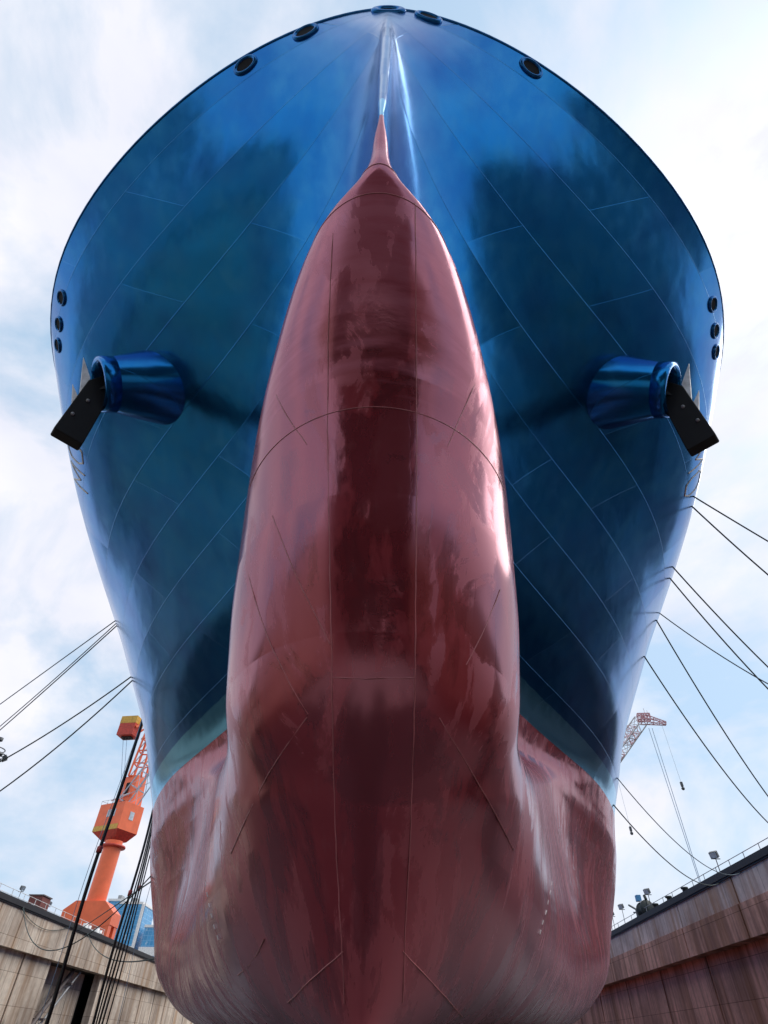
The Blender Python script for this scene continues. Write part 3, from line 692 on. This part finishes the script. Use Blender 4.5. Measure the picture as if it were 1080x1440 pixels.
mb = MB(); mb.tube([(29.2, 75.1, QZ+.35), (29.2, 75.0, QZ+1.8)], .07, 8); mb.tube([(29.2, 74.9, QZ+1.75), (29.2, 75.15, QZ+2.15)], .16, 8); mb.build('handle', M['darkgear'], t)

# red pipe along the right rail, low grey boxes on the edge
t = thing('fire_main', 'short red pipe lying along the right rail', 'pipe', (28.7, 51.5, QZ))
MB().tube([(28.7, 47.5, QZ+.35), (28.7, 55.0, QZ+.35)], .10, 10).build('pipe', M['redpipe'], t)
mb = MB()
for y in (48.5, 51.2, 54.0): mb.box((28.6, y-.08, QZ), (28.8, y+.08, QZ+.26))
mb.build('bracket', M['redpipe'], t)
for y, w, h, lb in ((62.3, .5, .32, 'small dark bollard between the big floodlight and grey box'), (66.4, .45, .36, 'small dark bollard in the middle of the right wall top'), (70.2, .8, .25, 'small dark bollard nearest the winch')):
    t = thing('bollard', lb, 'bollard', (28.2, y, QZ), 'bollards along the right quay edge')
    MB().lathe([(.30, 0), (.24, .05), (.2, .4), (.33, .46), (.33, .58), (.0001, .62)], axis_matrix((28.2, y, QZ), (0, 0, 1), Vector((0, 1, 0))), 16).build('post', M['darkgear'], t)
    MB().box((27.85, y-.35, QZ+.001), (28.55, y+.35, QZ+.045)).build('base_plate', M['darkgear'], t)

# left quay: brown shed, timber, white drums, blue screen
t = thing('shed', 'small red brown shed on the left wall top', 'shed', (-39.2, 77.3, QZ))
mb = MB(); mb.box((-40.0, 76.2, QZ), (-38.5, 78.3, QZ+1.75)); mb.build('wall', M['shed'], t, bevel=.03)
mb = MB(); mb.box((-40.1, 76.1, QZ+1.752), (-38.4, 78.4, QZ+1.86)); mb.build('roof', M['pipe'], t)
mb = MB(); mb.box((-39.6, 76.17, QZ+.3), (-39.1, 76.197, QZ+.95)); mb.build('notice', M['white'], t)
for i in range(7):
    y = 80.6+i*1.0; x = -38.3-.2*(i % 3); h = .35+.25*((i*7) % 3)/2
    t = thing('timber_stack', ('yellow timber stack nearest the brown shed','yellow timber stack second from the brown shed','low yellow timber stack third from the brown shed','fourth yellow timber stack from the brown shed','fifth yellow timber stack from the brown shed','sixth yellow timber stack from the brown shed','yellow timber stack nearest the thick black hose')[i], 'timber', (x, y, QZ), 'timber stacks on the left quay')
    for k in range(3):
        MB().box((x-.35+.02*k, y-.42, QZ+k*h/3+.004), (x+.35-.03*k, y+.42, QZ+(k+1)*h/3-.01)).build('board', M['timber'], t)
for i, y in enumerate((88.5, 90.3, 92.4, 94.2)):
    x = -38.0-.3*(i % 2)
    t = thing('drum', ('white drum on the left quay right beside the thick black hose','second white drum right of the thick black hose','third white drum right of the thick black hose','white drum nearest the orange crane leg')[i], 'drum', (x, y, QZ), 'white drums under the orange crane')
    MB().lathe([(.0001, 0), (.30, 0), (.32, .02), (.30, .3), (.33, .32), (.30, .34), (.32, .88), (.0001, .9)], axis_matrix((x, y, QZ), (0, 0, 1), Vector((0, 1, 0))), 18).build('body', M['white'], t)
    MB().lathe([(.06, .905), (.06, .95), (.0001, .955)], axis_matrix((x+.15, y, QZ), (0, 0, 1), Vector((0, 1, 0))), 8).build('cap', M['bluepaint'], t)

# pipes slanting down inside the recess of the left wall
t = thing('drain_pipe', 'pair of slanting rusty pipes in the dark recess of the tan wall', 'pipe', (-37.6, 79.0, 0))
MB().tube([(-37.35, 77.5, -.0), (-37.35, 83.5, 4.0), (-37.35, 89.6, 8.75)], .13, 10).build('pipe', M['steel'], t)
MB().tube([(-37.9, 78.3, -.0), (-37.9, 83.6, 4.6), (-37.9, 88.8, 8.8)], .26, 10).build('pipe', M['pipe'], t)
mb = MB(); mb.box((-38.3, 83.1, 4.1), (-37.1, 83.5, 4.3)); mb.box((-38.3, 87.5, 7.4), (-37.1, 87.9, 7.6)); mb.build('clamp', M['pipe'], t)

# ---------------------------------------------------------------- orange jib crane
CX, CY = -43.2, 101.5
cr = thing('jib_crane', 'orange harbour crane with yellow banded cab on the left quay', 'crane', (CX, CY, QZ))
mb = MB()
mm = axis_matrix((CX, CY-1.6, 0), (0, 1, 0), Vector((0, 0, 1)))
mb = MB(); prof = [(-3.7, 14.7), (-3.7, 16.6), (-2.2, 17.75), (2.1, 17.75), (3.7, 16.4), (3.7, 14.9), (3.1, 14.7)]
vsA = [(CX+x, CY-1.7, z) for x, z in prof]; vsB = [(CX+x, CY+1.7, z) for x, z in prof]; k = len(prof)
mb.add(vsA+vsB, [tuple(range(k)), tuple(range(k, 2*k))[::-1]]+[(i, i+k, (i+1) % k+k, (i+1) % k) for i in range(k)])
mb.build('portal', M['orange'], cr)
for sx in (-1, 1):
    for sy in (-1, 1):
        mb = MB(); x = CX+sx*3.0; y = CY+sy*1.1
        mb.box((x-.62, y-.55, QZ+.35), (x+.62, y+.55, 14.92)); mb.box((x-.9, y-.7, QZ), (x+.9, y+.7, QZ+.34)); mb.build('leg', M['orange'], cr)
mb = MB(); mb.lathe([(1.40, 17.7), (1.38, 18.2), (1.32, 25.9)], Matrix.Translation((CX, CY, 0)), 32); mb.build('column', M['orange'], cr)
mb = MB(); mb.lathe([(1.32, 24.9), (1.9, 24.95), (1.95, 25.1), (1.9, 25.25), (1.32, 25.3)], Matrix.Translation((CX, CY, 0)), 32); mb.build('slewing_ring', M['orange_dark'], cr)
yaw = R(-26)
HM = Matrix.Translation((CX-.9, CY+1.2, 0)) @ Matrix.Rotation(yaw, 4, 'Z')
w2, d2 = 2.75, 2.1
mb = MB(); lo_ = [(-1.5, -1.2), (1.5, -1.2), (1.5, 1.2), (-1.5, 1.2)]; hi_ = [(-w2, -d2), (w2, -d2), (w2, d2), (-w2, d2)]
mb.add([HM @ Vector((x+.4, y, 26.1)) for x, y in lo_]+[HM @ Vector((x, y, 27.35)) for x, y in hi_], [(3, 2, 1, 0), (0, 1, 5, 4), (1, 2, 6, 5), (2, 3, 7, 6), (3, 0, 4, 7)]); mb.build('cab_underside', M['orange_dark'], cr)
mb = MB(); mb.box((-w2, -d2, 27.36), (w2, d2, 31.4), HM); cab = mb.build('cab', M['orange'], cr)
mb = MB(); mb.box((-w2-.02, -d2-.02, 27.34), (w2-.2, -d2+.02, 28.1), HM); mb.build('yellow_band', M['yellow'], cab)
for k in range(3):
    mb = MB(); mb.box((-.6+k*.62, -d2-.05, 29.3), (-.08+k*.62, -d2-.003, 30.4), HM); mb.build('window', M['glassw'], cab)
mb = MB(); mb.box((w2+.003, -.5, 29.0), (w2+.05, .4, 30.2), HM); mb.build('window', M['glassw'], cab)
mb = MB(); mb.tube([HM @ Vector((x, y, 31.95)) for x, y in ((-w2, d2), (-w2, -d2), (0, -d2))], .03, 6)
for x, y in ((-w2, d2), (-w2, -d2), (-w2*.5, -d2), (0, -d2)): mb.tube([HM @ Vector((x, y, 31.4)), HM @ Vector((x, y, 31.97))], .03, 6)
mb.build('handrail', M['cranegrey'], cab)
mb = MB(); mb.lathe([(.0001, 0), (.35, 0), (.35, 1.0), (.0001, 1.0)], axis_matrix(HM @ Vector((-.3, -.6, 31.75)), HM.to_3x3() @ Vector((1, 0, 0))), 14); mb.build('hoist_drum', M['coping'], cab)
# machinery tower, mast lattice, counterweight
TM = Matrix.Translation((CX-.6, CY+2.4, 0)) @ Matrix.Rotation(yaw, 4, 'Z')
mb = MB(); a_ = [(-1.7, -1.3), (1.7, -1.3), (1.7, 1.3), (-1.7, 1.3)]
mb.add([TM @ Vector((x, y, 31.42)) for x, y in a_]+[TM @ Vector((x*.82, y*.8, 36.4)) for x, y in a_], [(3, 2, 1, 0), (4, 5, 6, 7), (0, 1, 5, 4), (1, 2, 6, 5), (2, 3, 7, 6), (3, 0, 4, 7)]); tw = mb.build('machinery_tower', M['orange'], cr)
mb = MB(); mb.box((-.35, -1.36, 33.4), (.35, -1.22, 35.2), TM); mb.build('opening', M['void'], tw)
mb = MB(); mb.bar(TM @ Vector((-2.6, -1.5, 32.6)), TM @ Vector((1.2, -1.5, 33.3)), .18); mb.build('strut', M['cranewhite'], tw)
def truss(mb, A, B_, wa, wb, n, cw, up=Vector((0, 0, 1)), brace=True):
    A = Vector(A); B_ = Vector(B_); d = (B_-A).normalized(); s = d.cross(up).normalized(); u = s.cross(d)
    ring = []
    for i in range(n+1):
        t_ = i/n; c = A+(B_-A)*t_; w = wa+(wb-wa)*t_
        ring.append([c+s*(a*w/2)+u*(b*w/2) for a, b in ((-1, -1), (1, -1), (1, 1), (-1, 1))])
    for k in range(4): mb.bar(ring[0][k], ring[-1][k], cw)
    for i in range(n+1):
        for k in range(4): mb.bar(ring[i][k], ring[i][(k+1) % 4], cw*.6)
    if brace:
        for i in range(n):
            for k in range(4):
                a, b = (ring[i][k], ring[i+1][(k+1) % 4]) if i % 2 else (ring[i][(k+1) % 4], ring[i+1][k])
                mb.bar(a, b, cw*.5)
mb = MB(); truss(mb, TM @ Vector((0, .1, 36.4)), TM @ Vector((.2, .4, 47.5)), 2.2, 1.5, 5, .30, Vector((0, 1, 0)), False); mb.build('mast', M['orange'], cr)
mb = MB()
for i in range(5):
    z = 36.4+i*2.2; mb.bar(TM @ Vector((-.9, -.8, z)), TM @ Vector((.9, -.8, z+2.2)), .12); mb.bar(TM @ Vector((1, -.8, z)), TM @ Vector((1, .9, z+2.2)), .12)
mb.build('bracing', M['cranegrey'], cr)
CW = Matrix.Translation((CX-3.8, CY+.6, 0)) @ Matrix.Rotation(R(-8), 4, 'Z')
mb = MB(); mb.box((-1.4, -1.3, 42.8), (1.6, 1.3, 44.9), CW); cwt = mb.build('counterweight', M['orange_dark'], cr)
mb = MB(); mb.box((-1.43, -1.33, 44.902), (1.63, 1.33, 46.2), CW); mb.build('yellow_band', M['yellow'], cwt)
mb = MB()
for x in (-.5, .1, .7): mb.lathe([(.0001, 0), (.32, 0), (.32, .22), (.0001, .22)], axis_matrix(CW @ Vector((x, -.2, 42.6)), (1, 0, 0)), 12)
mb.box((-.8, -.5, 42.5), (1.0, .5, 42.79), CW); mb.build('sheave', M['coping'], cwt)
mb = MB()
for y in (-1.0, 1.0): mb.bar(CW @ Vector((1.7, y, 44.2)), TM @ Vector((.1, y*.6+.4, 47.2)), .35)
mb.build('balance_arm', M['orange'], cr)
mb = MB()
for k in range(2): mb.tube([CW @ Vector((-.5+k*.7, -.2, 42.5)), HM @ Vector((-.3+k*.5, -.6, 32.0))], .045, 6)
mb.build('hoist_wire', M['hoist'], cr)
mb = MB(); truss(mb, TM @ Vector((1.5, -1.6, 31.6)), (CX+17, CY-5, 62.0), 2.2, 1.4, 14, .14); mb.build('boom', M['cranegrey'], cr)
mb = MB(); mb.tube([TM @ Vector((.2, .4, 47.4)), (CX+17, CY-5, 62.0)], .06, 6); mb.build('luffing_wire', M['hoist'], cr)

# ---------------------------------------------------------------- far red and white jib crane on the right
fc = thing('jib_crane', 'distant red and white lattice jib crane behind the ship on the right', 'crane', (52, 215, QZ))
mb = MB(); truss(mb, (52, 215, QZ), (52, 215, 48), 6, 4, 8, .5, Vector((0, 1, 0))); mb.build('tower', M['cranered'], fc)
mb = MB(); mb.box((48.5, 211, 48), (55.5, 220, 52.5)); mb.build('machinery_house', M['cranewhite'], fc, bevel=.1)
KN = Vector((69.8, 150, 68.6)); TIP = Vector((75.6, 149, 66.9))
mb = MB(); truss(mb, (54, 211, 51), KN+Vector((-.2, .5, -.4)), 3.4, 2.4, 22, .22); mb.build('boom', M['cranewhite'], fc)
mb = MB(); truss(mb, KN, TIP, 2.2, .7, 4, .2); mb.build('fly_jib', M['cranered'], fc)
mb = MB(); p = Vector((54, 211, 51)); dd = (KN-p)
for a, b in ((.86, .93), (.72, .79), (.58, .65)): truss(mb, p+dd*a, p+dd*b, 2.5, 2.45, 2, .26)
truss(mb, KN+Vector((-.8, .4, .5)), KN+Vector((2.3, -.4, .3)), 1.6, 1.5, 2, .28)
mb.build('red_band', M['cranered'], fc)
mb = MB(); mb.bar(KN+Vector((1.4, 0, 1.2)), KN+Vector((1.4, 0, 3.0)), .12); mb.bar(KN+Vector((2.2, 0, 1.2)), KN+Vector((2.2, 0, 2.4)), .1); mb.build('mast_head', M['cranewhite'], fc)
mb = MB()
for dx in (0, .9): mb.tube([(71.0+dx, 150, 66.0), (71.5+dx*.25, 150, 27.0)], .075, 6)
mb.build('hoist_wire', M['hoist'], fc)
mb = MB(); mb.tube([(74.6, 149.5, 66.6), (74.6, 149.5, 51.5)], .035, 6)
mb.tube([(58.6, 165, 70.0), (58.6, 165, 46.0)], .035, 6); mb.build('hoist_wire', M['cranegrey'], fc)
for x, y, z in ((74.6, 149.5, 50.0), (63.6, 162.0, 43.0)):
    mb = MB(); mb.box((x-.25, y-.25, z+.9), (x+.25, y+.25, z+2.0)); mb.lathe([(.0001, 0), (.35, .2), (.42, .6), (.0001, .9)], Matrix.Translation((x, y, z)), 10); mb.build('hook', M['lamp'], fc)
mb = MB(); mb.tube([(63.6, 162, 45), (63.6, 162, 62)], .035, 6); mb.build('hoist_wire', M['cranegrey'], fc)

# ---------------------------------------------------------------- blue glass towers far behind on the left
def tower_mat():
    q = NT('blue curtain wall glass'); v = q.coord()
    sx = q.n('ShaderNodeSeparateXYZ'); q.l(v, sx.inputs[0]); cb = q.n('ShaderNodeCombineXYZ')
    q.l(q.math('ADD', sx.outputs['X'], sx.outputs['Y']), cb.inputs['X']); q.l(sx.outputs['Z'], cb.inputs['Y'])
    br = q.n('ShaderNodeTexBrick', offset=0.0)
    for k, x in (('Scale', 1.0), ('Mortar Size', .09), ('Brick Width', 1.5), ('Row Height', 1.7)): br.inputs[k].default_value = x
    br.inputs['Color1'].default_value = (.03, .24, .50, 1); br.inputs['Color2'].default_value = (.05, .33, .62, 1); br.inputs['Mortar'].default_value = (.16, .42, .66, 1)
    q.l(cb.outputs[0], br.inputs['Vector'])
    f = q.noise(v, .6, 6)
    q.set(Base_Color=q.mix(q.ramp(f, .58, .7), br.outputs['Color'], (.35, .55, .72, 1)), Roughness=.18, Normal=q.bump(br.outputs['Fac'], .2, .05)); return q.m
TG = tower_mat()
def tower(x0, x1, y0, y1, h, label, wing=None):
    t = thing('office_tower', label, 'building', ((x0+x1)/2, (y0+y1)/2, QZ), 'blue glass towers behind the orange crane')
    MB().box((x0, y0, QZ), (x1, y1, h)).build('wall', TG, t)
    MB().box((x0-.3, y0-.3, h+.003), (x1+.3, y1+.3, h+.9)).build('roof', M['white'], t)
    MB().box((x0+(x1-x0)*.4, y0+2, h+.903), (x0+(x1-x0)*.62, y0+6, h+2.6)).build('roof_plant', M['steel'], t)
    MB().box((x1-.02, y0-.35, QZ), (x1+1.1, y0+.4, h-.05)).build('corner_pier', M['white'], t)
    MB().box((x0-.4, y0-.6, 31.2), (x1-.03, y0-.02, 34.2)).build('balcony_band', M['white'], t)
tower(-117.0, -107.2, 300, 318, 49.0, 'taller blue glass tower between the black cables and red hull')
tower(-125.0, -117.6, 306, 322, 51.0, 'narrow blue glass tower hidden mostly behind the crane portal and hoses')
tower(-104.2, -92.0, 302, 318, 41.0, 'lower blue glass block against the red hull edge')

# dock and quay things enlarged about the camera, with the moved bases baked in
for o, p in zip(YARD, YARD_CAM_SCALED):
    o.location = p; o.scale = (1.35, 1.35, 1.35)
